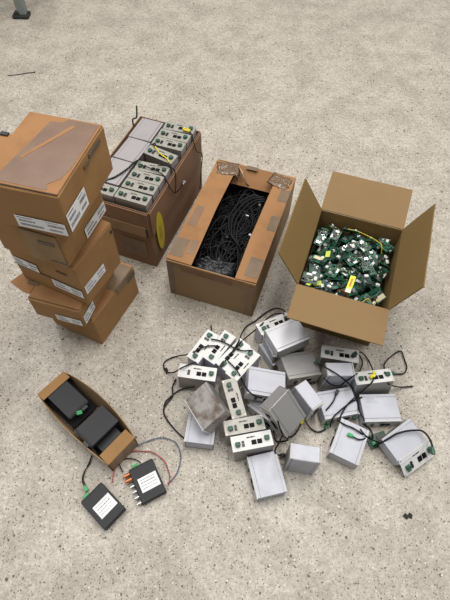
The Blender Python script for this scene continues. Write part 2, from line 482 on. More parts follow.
part_box('tape', tC, (.015, -.001, .11), (.022, .0022, .20), 'tape_dark')
part_box('tape', tC, (CW - .02, -.001, .10), (.030, .0022, .18), 'tape')
def crumple(name, parent, cx, cy, sx, sy, z, amp, mat, seed, n=14, ang=0):
    bm = bmesh.new(); g = [[None] * n for _ in range(n)]
    for i in range(n):
        for j in range(n):
            u, v = i / (n - 1) - .5, j / (n - 1) - .5
            k = 1 - .25 * abs(noise.noise(Vector((u * 3, v * 3, seed + 9))))
            x, y = u * sx * k, v * sy * k
            h = amp * (abs(noise.noise(Vector((u * 6, v * 6, seed)))) * 1.6 + .5 * noise.noise(Vector((u * 14, v * 14, seed))))
            h -= amp * 1.2 * max(0, (max(abs(u), abs(v)) - .38)) / .12
            xr = x * math.cos(ang) - y * math.sin(ang); yr = x * math.sin(ang) + y * math.cos(ang)
            g[i][j] = bm.verts.new((cx + xr, cy + yr, z + max(h, -amp)))
    for i in range(n - 1):
        for j in range(n - 1): bm.faces.new((g[i][j], g[i + 1][j], g[i + 1][j + 1], g[i][j + 1]))
    bmesh.ops.solidify(bm, geom=bm.faces[:], thickness=.0008)
    for f in bm.faces: f.smooth = True
    return link(name, me_from(bm, name), parent, mat)
crumple('packing_film', tC, .060, CL - .05, .105, .085, CH + .007, .006, 'clear_film', 3.3, ang=.3)
crumple('packing_film', tC, CW - .055, CL - .05, .10, .08, CH + .007, .005, 'clear_film', 7.7, ang=-.2)
bm = bmesh.new(); add_tube(bm, smooth_path([(.10, CL - .02, CH + .006), (.125, CL - .05, CH + .004), (.15, CL - .066, CH - .03), (.185, CL - .06, CH - .06)]), .004, 5)
link('film_strand', me_from(bm, 'film_strand'), tC, 'clear_film')

# carton with the grey units
BW, BL, BH = .281, .512, .320
B_ORG = Vector((-.557, 1.297, 0)); B_YAW = -.339
tB = thing('open_carton', 'tall dark brown carton packed with grey units, yellow sticker on its side', 'box', B_ORG, (0, 0, B_YAW))
open_carton(tB, BW, BL, BH, 'carton_dark')
part_box('insert', tB, (BW / 2, BL / 2, .2465), (BW - .012, BL - .012, .005), 'carton_dull')
part_box('outer_flap', tB, (BW / 2, -.004, .258), (BW - .004, .005, .120), 'carton_dark', .001)
part_box('outer_flap', tB, (BW / 2, -.0085, .217), (BW - .03, .003, .055), 'carton_dull', .001)
part_box('outer_flap', tB, (BW + .004, BL / 2, .255), (.005, BL - .01, .125), 'carton_dark', .001)
part_box('tape', tB, (.20, -.002, .10), (.10, .0022, .10), 'tape_dark')
part_box('hand_slot', tB, (BW - .012, -.0102, .215), (.007, .002, .045), 'ink')
bm = bmesh.new(); bmesh.ops.create_circle(bm, cap_ends=True, segments=28, radius=.5)
bmesh.ops.solidify(bm, geom=bm.faces[:], thickness=.01)
st = link('round_sticker', me_from(bm, 'round_sticker'), tB, 'yellow_label')
st.matrix_local = RIGHT(BW, .062, .165, .0075) @ Matrix.Diagonal((.060, .21, .06, 1))
pt = link('printed_text', print_mesh(.5, .5, 77, 'text'), st, 'ink'); pt.location = (0, 0, .012); pt.rotation_euler = (0, 0, R(90))
tube_obj('wire', [(.004, .44, .31), (.0, .448, .345), (.012, .462, .350), (.016, .47, .40)], .0035, 'ink', tB)

# small carton with black devices: u runs along its length
E_ORG = Vector((-.627, .590, 0)); E_YAW = math.atan2(-.634, .773)
EL, EW, EH = .355, .114, .080
tE = thing('small_carton', 'small open carton with bulging sides holding black devices', 'box', E_ORG, (0, 0, E_YAW))
def bulged(y, sgn, amt):
    bm = bmesh.new(); n = 14; rows = 5; th = .003
    A = []; B_ = []
    for j in range(rows):
        s = j / (rows - 1); a = []; b2 = []
        for i in range(n + 1):
            q = i / n
            k = amt * (math.sin(math.pi * q) ** .8) * s ** 1.3
            a.append(bm.verts.new((EL * q, y + sgn * k, EH * s + .012 * s * math.sin(math.pi * q)))); b2.append(bm.verts.new((EL * q, y + sgn * (k - th), EH * s + .012 * s * math.sin(math.pi * q))))
        A.append(a); B_.append(b2)
    for j in range(rows - 1):
        for i in range(n):
            bm.faces.new((A[j][i], A[j][i + 1], A[j + 1][i + 1], A[j + 1][i])); bm.faces.new((B_[j][i], B_[j + 1][i], B_[j + 1][i + 1], B_[j][i + 1]))
    for i in range(n): bm.faces.new((A[-1][i], A[-1][i + 1], B_[-1][i + 1], B_[-1][i])); bm.faces.new((A[0][i], B_[0][i], B_[0][i + 1], A[0][i + 1]))
    bmesh.ops.recalc_face_normals(bm, faces=bm.faces)
    return link('side_wall', me_from(bm, 'side_wall'), tE, 'carton_dull')
bulged(0, -1, .014); bulged(EW, 1, .022)
part_box('end_wall', tE, (.0015, EW / 2, EH / 2), (.003, EW - .006, EH), 'carton_dull')
part_box('end_wall', tE, (EL - .0015, EW / 2, EH / 2), (.003, EW - .006, EH), 'carton_dull')
part_box('bottom', tE, (EL / 2, EW / 2, .002), (EL - .008, EW - .01, .003), 'carton_dark')
part_box('end_flap', tE, (.015, EW / 2, EH + .002), (.034, EW - .002, .003), 'carton_brown', .0008)
part_box('end_flap', tE, (EL - .021, EW / 2, EH + .002), (.044, EW - .002, .003), 'carton_brown', .0008)
part_box('tape', tE, (EL + .001, EW / 2, EH * .55), (.002, EW - .02, EH * .8), 'tape')
part_box('added_insert', tE, (.09, EW / 2, .049), (.16, EW - .012, .004), 'added_insert_black')  # added supports under the devices, coloured like the black carton contents
part_box('added_insert', tE, (.262, EW / 2, .034), (.17, EW - .012, .004), 'added_insert_black')

# ------------------------------------------------------------------ grey units
UW, UD, UH = .128, .098, .050
BASES = {'T': Matrix.Identity(3), 'F': Matrix.Rotation(-R(90), 3, 'X'), 'S': Matrix.Rotation(-R(90), 3, 'Y')}
def m_body():
    return box_mesh((0, 0, -.0006), (UW - .002, UD - .003, UH - .0016), .0012)
def m_cover():
    # folded sheet: top plate set between two end lips, and the two sides
    return boxes_mesh([((0, 0, UH / 2 - .0004), (UW, UD - .024, .0018), .0006),
                       ((0, UD / 2 - .0052, UH / 2 - .0008), (UW - .001, .0096, .0012), .0004),
                       ((0, -UD / 2 + .0062, UH / 2 - .0008), (UW - .001, .0096, .0012), .0004),
                       ((UW / 2 - .0004, 0, .0), (.0012, UD - .010, UH - .003), .0004),
                       ((-UW / 2 + .0004, 0, .0), (.0012, UD - .010, UH - .003), .0004)])
def m_plate():
    return box_mesh((0, 0, 0), (UW + .004, .0022, UH + .001), .0006)
def m_port():
    bm = bmesh.new(); add_box(bm, (0, 0, 0), (.0155, .004, .0145), .0008); return me_from(bm, 'port')
def m_term():
    bm = bmesh.new(); add_box(bm, (0, 0, 0), (.016, .009, .012), .001)
    for k in (-1, 0, 1): add_cyl(bm, (k * .0046, -.0048, .002), .0018, .002, 'Y', 8)
    add_box(bm, (0, -.002, -.0075), (.012, .006, .004), .0008)
    return me_from(bm, 'terminal')
def m_small():
    return boxes_mesh([((0, 0, .006), (.008, .004, .006)), ((0, 0, -.004), (.008, .004, .009))])
def m_text():
    return boxes_mesh([((-.006, 0, 0), (.010, .0006, .0042)), ((.006, 0, 0), (.011, .0006, .0042)), ((.0145, 0, .0), (.003, .0006, .0042))])
def m_dots():
    bm = bmesh.new()
    for x in (-.004, .004): add_cyl(bm, (x, 0, 0), .0032, .0008, 'Y', 10)
    return me_from(bm, 'dots')
def m_screw():
    bm = bmesh.new(); add_cyl(bm, (0, 0, 0), .0022, .0016, 'Y', 8); add_box(bm, (0, -.0008, 0), (.003, .0006, .0006)); return me_from(bm, 'screw')
def m_slots():
    return boxes_mesh([((0, .0, k * .006), (.03, .0008, .0016)) for k in (-1, 0, 1)])

def unit(label, base, pos, ang, opt='w', group='grey metal units heaped on the floor', parent_frame=None):
    rot = Matrix.Rotation(R(ang[0]), 3, 'Z') @ Matrix.Rotation(R(ang[1]), 3, 'X') @ Matrix.Rotation(R(ang[2]), 3, 'Y') @ BASES[base]
    if parent_frame is not None:
        pos = parent_frame @ Vector(pos); rot = parent_frame.to_3x3() @ rot
    t = thing('control_unit', label, 'electronic unit', pos, rot.to_euler(), group)
    cover = {'r': 'cover_rusty', 'l': 'cover_lilac'}.get(opt[0], 'cover_white')
    if opt == 'b': cover = 'cover_white_lit'
    if opt in ('gt', 'gc', 'g', 'gn'): cover = 'cover_grey'
    plate = {'g': 'plate_grey', 'l': 'plate_dull'}.get(opt[0], 'plate_white')
    P = lambda nm, fn, mt, loc=(0, 0, 0), par=t: _place(link(nm, cached(fn.__name__, fn, mt), par), loc)
    P('body', m_body, 'case_grey'); P('cover', m_cover, cover)
    f = P('faceplate', m_plate, plate, (0, -UD / 2 + .0008, 0))
    y = -.003
    for x in (.006, .0245): P('network_port', m_port, 'port_black', (x, y + .001, -.005), f)
    if opt in ('p', 't', 'gt', 'gc', 'r'): pass
    elif opt != 'nl': P('terminal_block', m_term, 'green_terminal', (-.046, y - .003, -.004), f)
    else: P('status_window', m_dots, 'cover_grey', (-.042, -.0013, .0), f)
    if opt not in ('p', 't', 'gt', 'gc', 'r'): P('terminal_block', m_term, 'green_terminal', (.049, y - .003, .002), f)
    P('pin_header', m_small, 'chip', (-.029, y, -.005), f)
    P('printed_text', m_text, 'ink', (-.004, -.0013, .013), f)
    for sx in (-1, 1):
        for sz in (-1, 1): P('screw', m_screw, 'zinc', (sx * .061, -.0015, sz * .021), f)
    if opt in ('gt', 't'):
        o = paper_label(t, TOP(-.026, .028, UH / 2 + .0008), .042, .020, len(label), 'printed_label', 'text', cover)
    if opt == 'hinge':
        f.location = (0.006, -UD / 2 - .014, UH / 2 - .012); f.rotation_euler = (R(-60), 0, R(-2)); f.scale = (1.04, 1, 1.3)
    return t
def _place(o, loc):
    o.location = loc; return o
PILE = [
    ("white faced unit standing upright at the left edge of the pile", 'F', (-0.090, 0.678, 0.049), (-7, -1, -0), 'nl'),
    ("upright unit, outermost of the four leaning at the pile's upper left", 'F', (-0.074, 0.782, 0.050), (-123, -0, 1), 'w'),
    ("upright unit, second of the four at the pile's upper left", 'F', (-0.014, 0.780, 0.052), (-125, -0, 3), 'w'),
    ("upright unit, third of the four at the pile's upper left", 'F', (0.034, 0.751, 0.050), (-131, -0, 1), 'w'),
    ("upright unit, innermost of the four at the pile's upper left, beside a pale cover", 'F', (0.069, 0.715, 0.051), (-130, -0, 2), 'w'),
    ("dull grey unit, its narrow front running downward beside the stained cover", 'F', (0.031, 0.591, 0.063), (-72, -5, 11), 'g'),
    ("dull grey unit just above the white fronted one near the pile's lower middle", 'F', (0.074, 0.494, 0.052), (11, -3, -2), 'gn'),
    ("white fronted unit with green plug above the lowest flat cover", 'F', (0.099, 0.443, 0.053), (11, -3, -3), 'w'),
    ("upright unit nearest the tan carton's front flap", 'F', (0.414, 0.760, 0.052), (-10, -2, -2), 'w'),
    ("upright unit with a yellow plug on its front, right side of pile", 'F', (0.521, 0.668, 0.055), (7, -10, -2), 'w'),
    ("rightmost unit, its white front pulled loose towards the viewer", 'T', (0.600, 0.472, 0.035), (35, 11, -1), 'hinge'),
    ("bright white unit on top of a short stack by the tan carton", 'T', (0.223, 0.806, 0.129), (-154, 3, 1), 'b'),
    ("upright unit behind the bright white topmost cover, cable plugged in", 'F', (0.185, 0.882, 0.049), (26, -0, -0), 'w'),
    ("grey unit with a printed label on top, pile's upper middle", 'T', (0.266, 0.719, 0.068), (17, -2, 13), 'gt'),
    ("pale bluish unit with rounded cover in the pile's centre", 'T', (0.143, 0.637, 0.099), (-4, -1, 11), 'p'),
    ("dark grey unit leaning on its edge in the pile's centre", 'T', (0.197, 0.536, 0.130), (-43, 4, 49), 'gc'),
    ("unit standing on end with a bright narrow top, right of the leaning one", 'S', (0.280, 0.595, 0.068), (35, 3, 3), 'p'),
    ("unit standing on end with dark front, below the upright one by the carton", 'S', (0.393, 0.688, 0.067), (93, 4, -0), 'p'),
    ("white unit lying flat under crossing cables, right of centre", 'T', (0.396, 0.598, 0.030), (13, 1, 4), 'w'),
    ("pale grey unit with small printed label, lying flat at the pile's right", 'T', (0.539, 0.584, 0.029), (4, -0, 4), 't'),
    ("white unit lying flat with a loose green plug on it", 'T', (0.422, 0.466, 0.027), (-115, -1, -1), 'p'),
    ("white unit lying flat, lowest in the picture of the pile", 'T', (0.146, 0.357, 0.028), (-76, 1, 2), 'p'),
    ("unit standing on end alone between two flat white covers, lower middle", 'S', (0.257, 0.402, 0.066), (83, 1, 2), 'p'),
    ("stained rusty grey unit tilted over a white one at the lower left", 'T', (-0.048, 0.553, 0.102), (-54, 26, -10), 'r'),
    ("white unit lying half under the stained rusty one", 'T', (-0.068, 0.510, 0.028), (-96, 1, -2), 'p'),
    ("unit mostly buried beneath the leaning dark grey one", 'T', (0.169, 0.575, 0.036), (-41, -2, -9), 'p'),
    ("middle unit of the short stack under the bright white cover", 'T', (0.217, 0.811, 0.075), (-158, 0, 0), 'p'),
    ("bottom unit of the short stack under the bright white cover", 'T', (0.210, 0.807, 0.025), (-150, 0, 0), 'p'),
]
pile_objs = [unit(*row) for row in PILE]

# units packed in the tall carton (coordinates run across and along the carton)
BF = Matrix.Translation(B_ORG) @ Matrix.Rotation(B_YAW, 4, 'Z')
PACK = [
    ('lilac grey cover at the far end of the packed carton', 'T', (.088, .400, .328), (-90, 0, 0), 'lt'),
    ('lilac grey cover in the middle of the packed carton\'s left row', 'T', (.090, .266, .328), (-92, 0, 0), 'l'),
    ('lilac grey cover nearest the viewer in the packed carton\'s left row', 'T', (.086, .132, .328), (-91, 0, 1), 'l'),
    ('unit underneath the far lilac cover in the packed carton', 'T', (.088, .400, .2755), (-90, 0, 0), 'l'),
    ('unit underneath the middle lilac cover in the packed carton', 'T', (.090, .266, .2755), (-90, 0, 0), 'l'),
    ('unit underneath the nearest lilac cover in the packed carton', 'T', (.090, .132, .2755), (-90, 0, 0), 'l'),
    ('upright unit at the far end of the packed carton with a yellow tag', 'F', (.207, .468, .299), (6, 0, 0), 'l'),
    ('upright unit, second from the far end of the packed carton', 'F', (.207, .412, .299), (2, 0, 0), 'l'),
    ('upright unit, third from the far end of the packed carton', 'F', (.207, .359, .299), (1, 0, 0), 'l'),
    ('upright unit set askew in the packed carton with a yellow cable over it', 'F', (.207, .286, .304), (-9, 4, 0), 'l'),
    ('upright unit just in front of the askew one in the packed carton', 'F', (.207, .203, .299), (4, 0, 0), 'l'),
    ('upright unit, third from the near end of the packed carton', 'F', (.207, .149, .299), (1, 0, 0), 'l'),
    ('upright unit, second from the near end of the packed carton', 'F', (.207, .096, .299), (1, 0, 0), 'l'),
    ('upright unit in the near left corner of the packed carton', 'F', (.071, .036, .299), (0, 0, 0), 'l'),
    ('upright unit in the near right corner of the packed carton', 'F', (.207, .038, .299), (0, 0, 0), 'l'),
]
for row in PACK: unit(*row[:5], group='units packed in the tall carton', parent_frame=BF)
def in_b(pts): return [BF @ Vector(p) for p in pts]
def cable(label, pts, mat='cable_black', r=.0021, group='loose cables on the unit heap', plug=None, plug2=None, sub=4):
    t = thing('power_cable', label, 'cable', pts[0], None, group)
    o = Vector(pts[0]); L = [Vector(p) - o for p in pts]
    tube_obj('cord', L, r, mat, t, sub)
    def plug_at(p, q, mt):
        d = (p - q).normalized()
        bm = bmesh.new(); add_box(bm, (0, 0, 0), (.011, .016, .009), .001); add_cyl(bm, (0, -.010, 0), r * 1.5, .008, 'Y', 8)
        k = link('plug', me_from(bm, 'plug'), t, mt)
        k.matrix_local = Matrix.Translation(p) @ d.to_track_quat('Y', 'Z').to_matrix().to_4x4()
    if plug: plug_at(L[0], L[1], plug)
    if plug2: plug_at(L[-1], L[-2], plug2)
    return t
tagb = thing('cable_tag', 'small yellow tag on the far unit of the packed carton', 'tag', BF @ Vector((.245, .456, .352)), (0, 0, B_YAW))
part_box('tag_body', tagb, (0, 0, .003), (.030, .016, .005), 'yellow_label', .001); part_box('tag_clip', tagb, (-.012, 0, .007), (.005, .012, .003), 'plastic_yellow')
cable('yellow cable lying over the askew unit in the packed carton', in_b([(.165, .318, .360), (.18, .30, .362), (.21, .275, .362), (.245, .262, .358), (.258, .25, .354)]), 'cable_yellow', .0028, 'cables on the packed carton', 'chip')
cable('dark cable lying over the lilac covers of the packed carton', in_b([(.075, .072, .353), (.105, .10, .358), (.13, .16, .36), (.138, .20, .36), (.15, .225, .356)]), 'cable_deep', .003, 'cables on the packed carton', 'green_terminal')
cable('black cable hanging over the packed carton\'s right wall, ending in a bare tip', in_b([(.15, .196, .356), (.21, .19, .357), (.262, .18, .354), (.288, .165, .335), (.297, .19, .26), (.299, .25, .235), (.300, .285, .235)]), group='cables on the packed carton', plug2='zinc')
cable('black cable hanging from the packed carton\'s far right corner', in_b([(.255, .455, .352), (.275, .44, .35), (.29, .42, .335), (.298, .43, .28), (.304, .47, .24), (.302, .46, .16), (.300, .44, .06)]), group='cables on the packed carton')
cable('short black cable looping on the packed carton\'s right rim', in_b([(.225, .215, .356), (.262, .225, .356), (.287, .235, .335), (.297, .215, .29), (.297, .20, .25)]), group='cables on the packed carton')

CAB = {
    'a1':[(0.227,0.898,0.105),(0.231,0.965,0.054),(0.206,1.005,0.009),(0.174,0.992,0.007),(0.145,0.969,0.007),(0.118,0.943,0.007),(0.089,0.922,0.007),(0.069,0.884,0.022),(0.054,0.803,0.107),(0.039,0.773,0.106),(0.022,0.745,0.106),(0.004,0.719,0.105),(-0.005,0.706,0.105)],
    'a2':[(0.221,0.920,0.105),(0.198,0.969,0.024),(0.166,0.931,0.054),(0.137,0.873,0.105),(0.115,0.876,0.054),(0.091,0.868,0.024),(0.062,0.798,0.107),(0.042,0.770,0.106),(0.033,0.756,0.106)],
    'a3':[(-0.021,0.778,0.108),(-0.051,0.778,0.107),(-0.079,0.770,0.106),(-0.104,0.755,0.105),(-0.135,0.768,0.054),(-0.169,0.784,0.009),(-0.198,0.775,0.007),(-0.221,0.754,0.007),(-0.212,0.722,0.007),(-0.181,0.710,0.022),(-0.148,0.689,0.105),(-0.122,0.703,0.105),(-0.096,0.716,0.102)],
    'a4':[(-0.044,0.822,0.107),(-0.050,0.898,0.022),(-0.052,0.920,0.009)],
    'a5':[(-0.171,0.692,0.007),(-0.182,0.660,0.007),(-0.178,0.627,0.007),(-0.194,0.602,0.007),(-0.206,0.574,0.007),(-0.194,0.545,0.007),(-0.174,0.520,0.007),(-0.152,0.497,0.007),(-0.128,0.478,0.007)],
    'a6':[(-0.099,0.650,0.037),(-0.132,0.653,0.017),(-0.161,0.645,0.008),(-0.185,0.624,0.007),(-0.204,0.599,0.007),(-0.204,0.567,0.007)],
    'a7':[(-0.047,0.806,0.107),(-0.016,0.799,0.109),(0.013,0.786,0.109),(0.040,0.771,0.106),(0.069,0.761,0.108),(0.099,0.762,0.109),(0.128,0.793,0.022),(0.136,0.783,0.009)],
    'a8':[(0.015,0.721,0.106),(0.037,0.698,0.106),(0.055,0.672,0.106),(0.070,0.659,0.068),(0.081,0.605,0.134),(0.102,0.587,0.130),(0.130,0.584,0.115)],
    'b1':[(0.557,0.688,0.110),(0.593,0.762,0.022),(0.620,0.795,0.007),(0.649,0.818,0.007),(0.672,0.827,0.007),(0.678,0.794,0.007),(0.681,0.761,0.007),(0.666,0.736,0.007),(0.637,0.732,0.007),(0.622,0.736,0.007)],
    'b2':[(0.565,0.652,0.099),(0.627,0.675,0.021),(0.670,0.683,0.007),(0.689,0.686,0.007)],
    'b3':[(0.455,0.750,0.110),(0.501,0.793,0.057),(0.537,0.794,0.009),(0.543,0.758,0.022),(0.518,0.687,0.108),(0.509,0.655,0.113),(0.492,0.641,0.092),(0.476,0.632,0.064),(0.452,0.613,0.058),(0.428,0.590,0.060),(0.409,0.564,0.061),(0.395,0.541,0.053)],
    'b4':[(0.327,0.730,0.089),(0.345,0.699,0.125),(0.365,0.678,0.140),(0.388,0.662,0.139),(0.419,0.661,0.098),(0.449,0.656,0.061),(0.462,0.631,0.054),(0.466,0.603,0.050),(0.465,0.571,0.057),(0.476,0.545,0.057),(0.485,0.521,0.046)],
    'b5':[(0.345,0.664,0.108),(0.371,0.655,0.080),(0.404,0.654,0.067),(0.424,0.661,0.093),(0.439,0.662,0.135),(0.490,0.721,0.054),(0.517,0.773,0.011),(0.496,0.779,0.056),(0.467,0.762,0.109)],
    'b6':[(0.506,0.459,0.031),(0.525,0.463,0.060),(0.546,0.473,0.074),(0.571,0.486,0.079),(0.600,0.495,0.079),(0.628,0.499,0.079),(0.656,0.498,0.079),(0.672,0.481,0.079),(0.679,0.457,0.079),(0.678,0.430,0.079)],
    'b7':[(0.389,0.539,0.048),(0.409,0.520,0.059),(0.436,0.509,0.058),(0.459,0.494,0.058),(0.488,0.485,0.034),(0.515,0.475,0.030),(0.523,0.465,0.045)],
    'b8':[(0.423,0.485,0.059),(0.453,0.471,0.058),(0.495,0.486,0.039)],
    'b9':[(0.282,0.540,0.036),(0.302,0.522,0.011),(0.328,0.509,0.007),(0.354,0.519,0.007),(0.362,0.534,0.007)],
    'b10':[(0.278,0.545,0.022),(0.264,0.520,0.009),(0.244,0.495,0.009),(0.210,0.474,0.053),(0.186,0.476,0.124),(0.175,0.493,0.158)],
    'b11':[(0.175,0.501,0.032),(0.181,0.478,0.011),(0.196,0.472,0.009),(0.218,0.466,0.052),(0.203,0.480,0.052),(0.192,0.465,0.018),(0.173,0.426,0.063),(0.187,0.421,0.034),(0.204,0.426,0.017)],
    'b12':[(0.396,0.633,0.063),(0.378,0.597,0.064),(0.351,0.566,0.065)],
    'b13':[(0.370,0.524,0.017),(0.371,0.539,0.063),(0.395,0.563,0.062),(0.422,0.585,0.060),(0.451,0.605,0.058),(0.480,0.616,0.065)],
    'b14':[(0.476,0.529,0.043),(0.509,0.520,0.012),(0.511,0.489,0.015),(0.477,0.483,0.057),(0.460,0.506,0.058)],
    'k1':[(-0.429,0.308,0.007),(-0.446,0.333,0.007),(-0.444,0.361,0.007),(-0.432,0.386,0.007),(-0.429,0.414,0.007)],
    'k2':[(-0.426,0.308,0.007),(-0.443,0.336,0.007),(-0.442,0.363,0.007),(-0.433,0.392,0.007),(-0.431,0.408,0.007)],
    'r1':[(-0.349,0.328,0.007),(-0.349,0.354,0.007),(-0.345,0.379,0.007),(-0.335,0.403,0.007),(-0.316,0.420,0.007),(-0.291,0.430,0.007),(-0.263,0.430,0.007),(-0.234,0.429,0.007),(-0.208,0.416,0.007),(-0.186,0.398,0.007),(-0.174,0.374,0.007),(-0.165,0.348,0.007),(-0.169,0.322,0.007)],
    'r2':[(-0.290,0.444,0.007),(-0.266,0.457,0.007),(-0.240,0.468,0.007),(-0.213,0.476,0.007),(-0.185,0.475,0.007),(-0.158,0.464,0.007),(-0.141,0.440,0.007),(-0.134,0.413,0.007),(-0.137,0.386,0.007),(-0.144,0.361,0.007),(-0.159,0.340,0.007),(-0.170,0.332,0.007)],
    'r3':[(-0.319,0.362,0.007),(-0.333,0.390,0.007),(-0.310,0.406,0.007),(-0.278,0.401,0.007),(-0.264,0.392,0.007)],
}
CABLAB = {
    'a1': ('long black cable arching from the unit by the tan carton to the upright units', 'rubber', 'rubber'),
    'a2': ('shorter black cable running beside the long arching one', None, None),
    'a3': ('black cable looping out on the floor left of the upright units', None, None),
    'a4': ('short black wire end sticking out behind the upright units', None, None),
    'a5': ('black cable curving down the floor at the pile\'s left edge', None, None),
    'a6': ('black cable passing under the stained rusty unit', None, None),
    'a7': ('black cable lying across the tops of the four upright units', None, None),
    'a8': ('black cable running down beside the pale bluish cover', None, None),
    'b1': ('black cable bent into a triangle on the floor at the right', None, 'green_terminal'),
    'b2': ('thin black wire end pointing right from the yellow plugged unit', None, None),
    'b3': ('black cable from the unit by the carton down over the flat white one', 'chip', None),
    'b4': ('black cable crossing from the printed grey unit to the lower right', 'green_terminal', None),
    'b5': ('black cable arching over the unit with dark front', None, 'chip'),
    'b6': ('thick black cable arching over the rightmost unit', None, 'green_terminal'),
    'b7': ('black cable lying along the top edge of the flat unit with green plug', None, None),
    'b8': ('short black lead with green plug lying on a flat white unit', 'green_bright', None),
    'b9': ('black cable looping on the floor between two white units, green plug', None, 'green_bright'),
    'b10': ('black cable hanging from the leaning dark grey unit', 'plastic_yellow', None),
    'b11': ('tangled black cable beside the white fronted unit, lower middle', None, 'chip'),
    'b12': ('short black lead with plug on the flat white unit under cables', 'chip', None),
    'b13': ('black cable curving over the flat white unit\'s right half', None, None),
    'b14': ('small black cable loop between the flat units at the right', None, None),
}
for k, (lb, p1, p2) in CABLAB.items():
    cable(lb, CAB[k], plug=p1, plug2=p2, r=.0034 if k == 'b6' else .0026)
yp = thing('yellow_plug', 'bright yellow plug on the upright unit at the right', 'plug', (.510, .672, .1085), (0, 0, R(30)))
bm = bmesh.new(); add_box(bm, (0, 0, .006), (.020, .012, .011), .002); add_box(bm, (.012, .006, .010), (.012, .010, .009), .002)
link('housing', me_from(bm, 'housing'), yp, 'plastic_yellow'); part_box('latch', yp, (.002, -.004, .013), (.008, .005, .003), 'sticker_yellow')
cable('yellow lead on the leaning units by the pale cover', [(.082, .693, .103), (.094, .690, .106), (.102, .680, .104)], 'cable_yellow', .003)
lo = thing('exposed_board', 'bare circuit board peeking out between the two rightmost flat units', 'circuit board', (.530, .487, .004), (0, 0, R(20)))
part_box('board', lo, (0, 0, .001), (.07, .045, .002), 'pcb_mid'); part_box('chip', lo, (.01, .005, .004), (.02, .014, .005), 'chip'); part_box('connector', lo, (-.02, -.01, .005), (.012, .016, .008), 'green_bright')

# ------------------------------------------------------------------ black devices
VW, VL, VH = .083, .115, .027
def device(label, pos, rot, with_label=True, antennas=False):
    t = thing('network_device', label, 'electronic device', pos, rot, 'flat black devices')
    link('case', cached('dev_case', lambda: box_mesh((0, 0, 0), (VW, VL, VH - .002), .0022), 'device_black'), t)
    link('top_shell', cached('dev_shell', lambda: boxes_mesh([((0, -.002, VH / 2 - .0012), (VW - .002, VL - .006, .002), .0008)]), 'device_black'), t)
    link('end_panel', cached('dev_end', lambda: boxes_mesh([((0, VL / 2 + .0004, 0), (VW - .006, .0016, VH - .006), .0004)]), 'device_edge'), t)
    bm = bmesh.new(); add_box(bm, (0, 0, 0), (.022, .012, .011), .001)
    for k in (-1, 0, 1): add_cyl(bm, (k * .006, .001, .006), .0022, .002, 'Z', 8)
    g = link('terminal_block', me_from(bm, 'terminal'), t, 'green_bright' if with_label else 'device_edge'); g.location = (-.018, VL / 2 + .005, .001)
    if with_label: paper_label(t, TOP(.004, -.006, VH / 2 + .0002), .062, .046, int(pos[0] * -1000), 'paper_label', 'text')
    if antennas:
        for k in range(5):
            bm = bmesh.new(); add_cyl(bm, (-VW / 2 - .004, -.048 + k * .019, -.002), .0048, .009, 'X', 10); add_cyl(bm, (-VW / 2 - .011, -.048 + k * .019, -.002), .0032, .008, 'X', 10)
            link('coax_socket', me_from(bm, 'socket'), t, 'zinc')
        for k in range(2):
            bm = bmesh.new(); add_cyl(bm, (-VW / 2 - .009, .047 - .017 * k, .004), .0065, .018, 'X', 10); add_cyl(bm, (-VW / 2 - .021, .047 - .017 * k, .004), .004, .008, 'X', 10)
            link('copper_cap', me_from(bm, 'cap'), t, 'copper')
    return t
device('flat black device with white label and a single green plug, nearest the viewer', (-.363, .257, .0145), (0, 0, R(49)))
device('flat black device with white label and metal sockets along one side', (-.234, .333, .0145), (0, 0, R(29)), True, True)
EF = Matrix.Translation(E_ORG) @ Matrix.Rotation(E_YAW, 4, 'Z')
def dev_e(label, p, a, tilt=(0, 0)):
    q = EF @ Vector(p); device(label, q, (R(tilt[0]), R(tilt[1]), E_YAW + R(a)), False)
dev_e('black device at the far end inside the small carton', (.088, EW / 2, .066), -90, (0, 0))
dev_e('black device lying on top in the middle of the small carton', (.238, EW / 2 + .003, .0855), 180, (2, -3))
dev_e('black device partly under another at the near end of the small carton', (.276, EW / 2, .0505), -90)
def ledge(label, p, a, mt):
    t = thing('terminal_plug', label, 'plug', EF @ Vector(p), (0, 0, E_YAW + R(a)))
    bm = bmesh.new(); add_box(bm, (0, 0, 0), (.018, .013, .010), .0012)
    link('housing', me_from(bm, 'housing'), t, mt)
    bm = bmesh.new()
    for k in (-1, 0, 1): add_cyl(bm, (k * .005, 0, .0055), .002, .0022, 'Z', 8)
    link('screw', me_from(bm, 'screw'), t, 'green_terminal')
ledge('green plug between the black devices in the small carton', (.153, .052, .074), 60, 'green_bright')
ledge('pale green plug at the small carton\'s left wall', (.205, .006, .088), 20, 'green_terminal')
ra = lambda k: CAB[k]
cable('black wire from the nearest device back to the small carton', ra('k1'), r=.0016, group='thin wires by the black devices', plug='green_bright')
cable('second black wire from the nearest device to the small carton', ra('k2'), r=.0016, group='thin wires by the black devices')
cable('red wire looping over the floor to the black device', ra('r1'), 'cable_red', .0017, 'thin wires by the black devices')
cable('dark blue wire in a wide loop beside the black device', ra('r2'), 'cable_blue', .0017, 'thin wires by the black devices')
cable('short black wire curl at the socketed black device', ra('r3'), r=.0018, group='thin wires by the black devices')

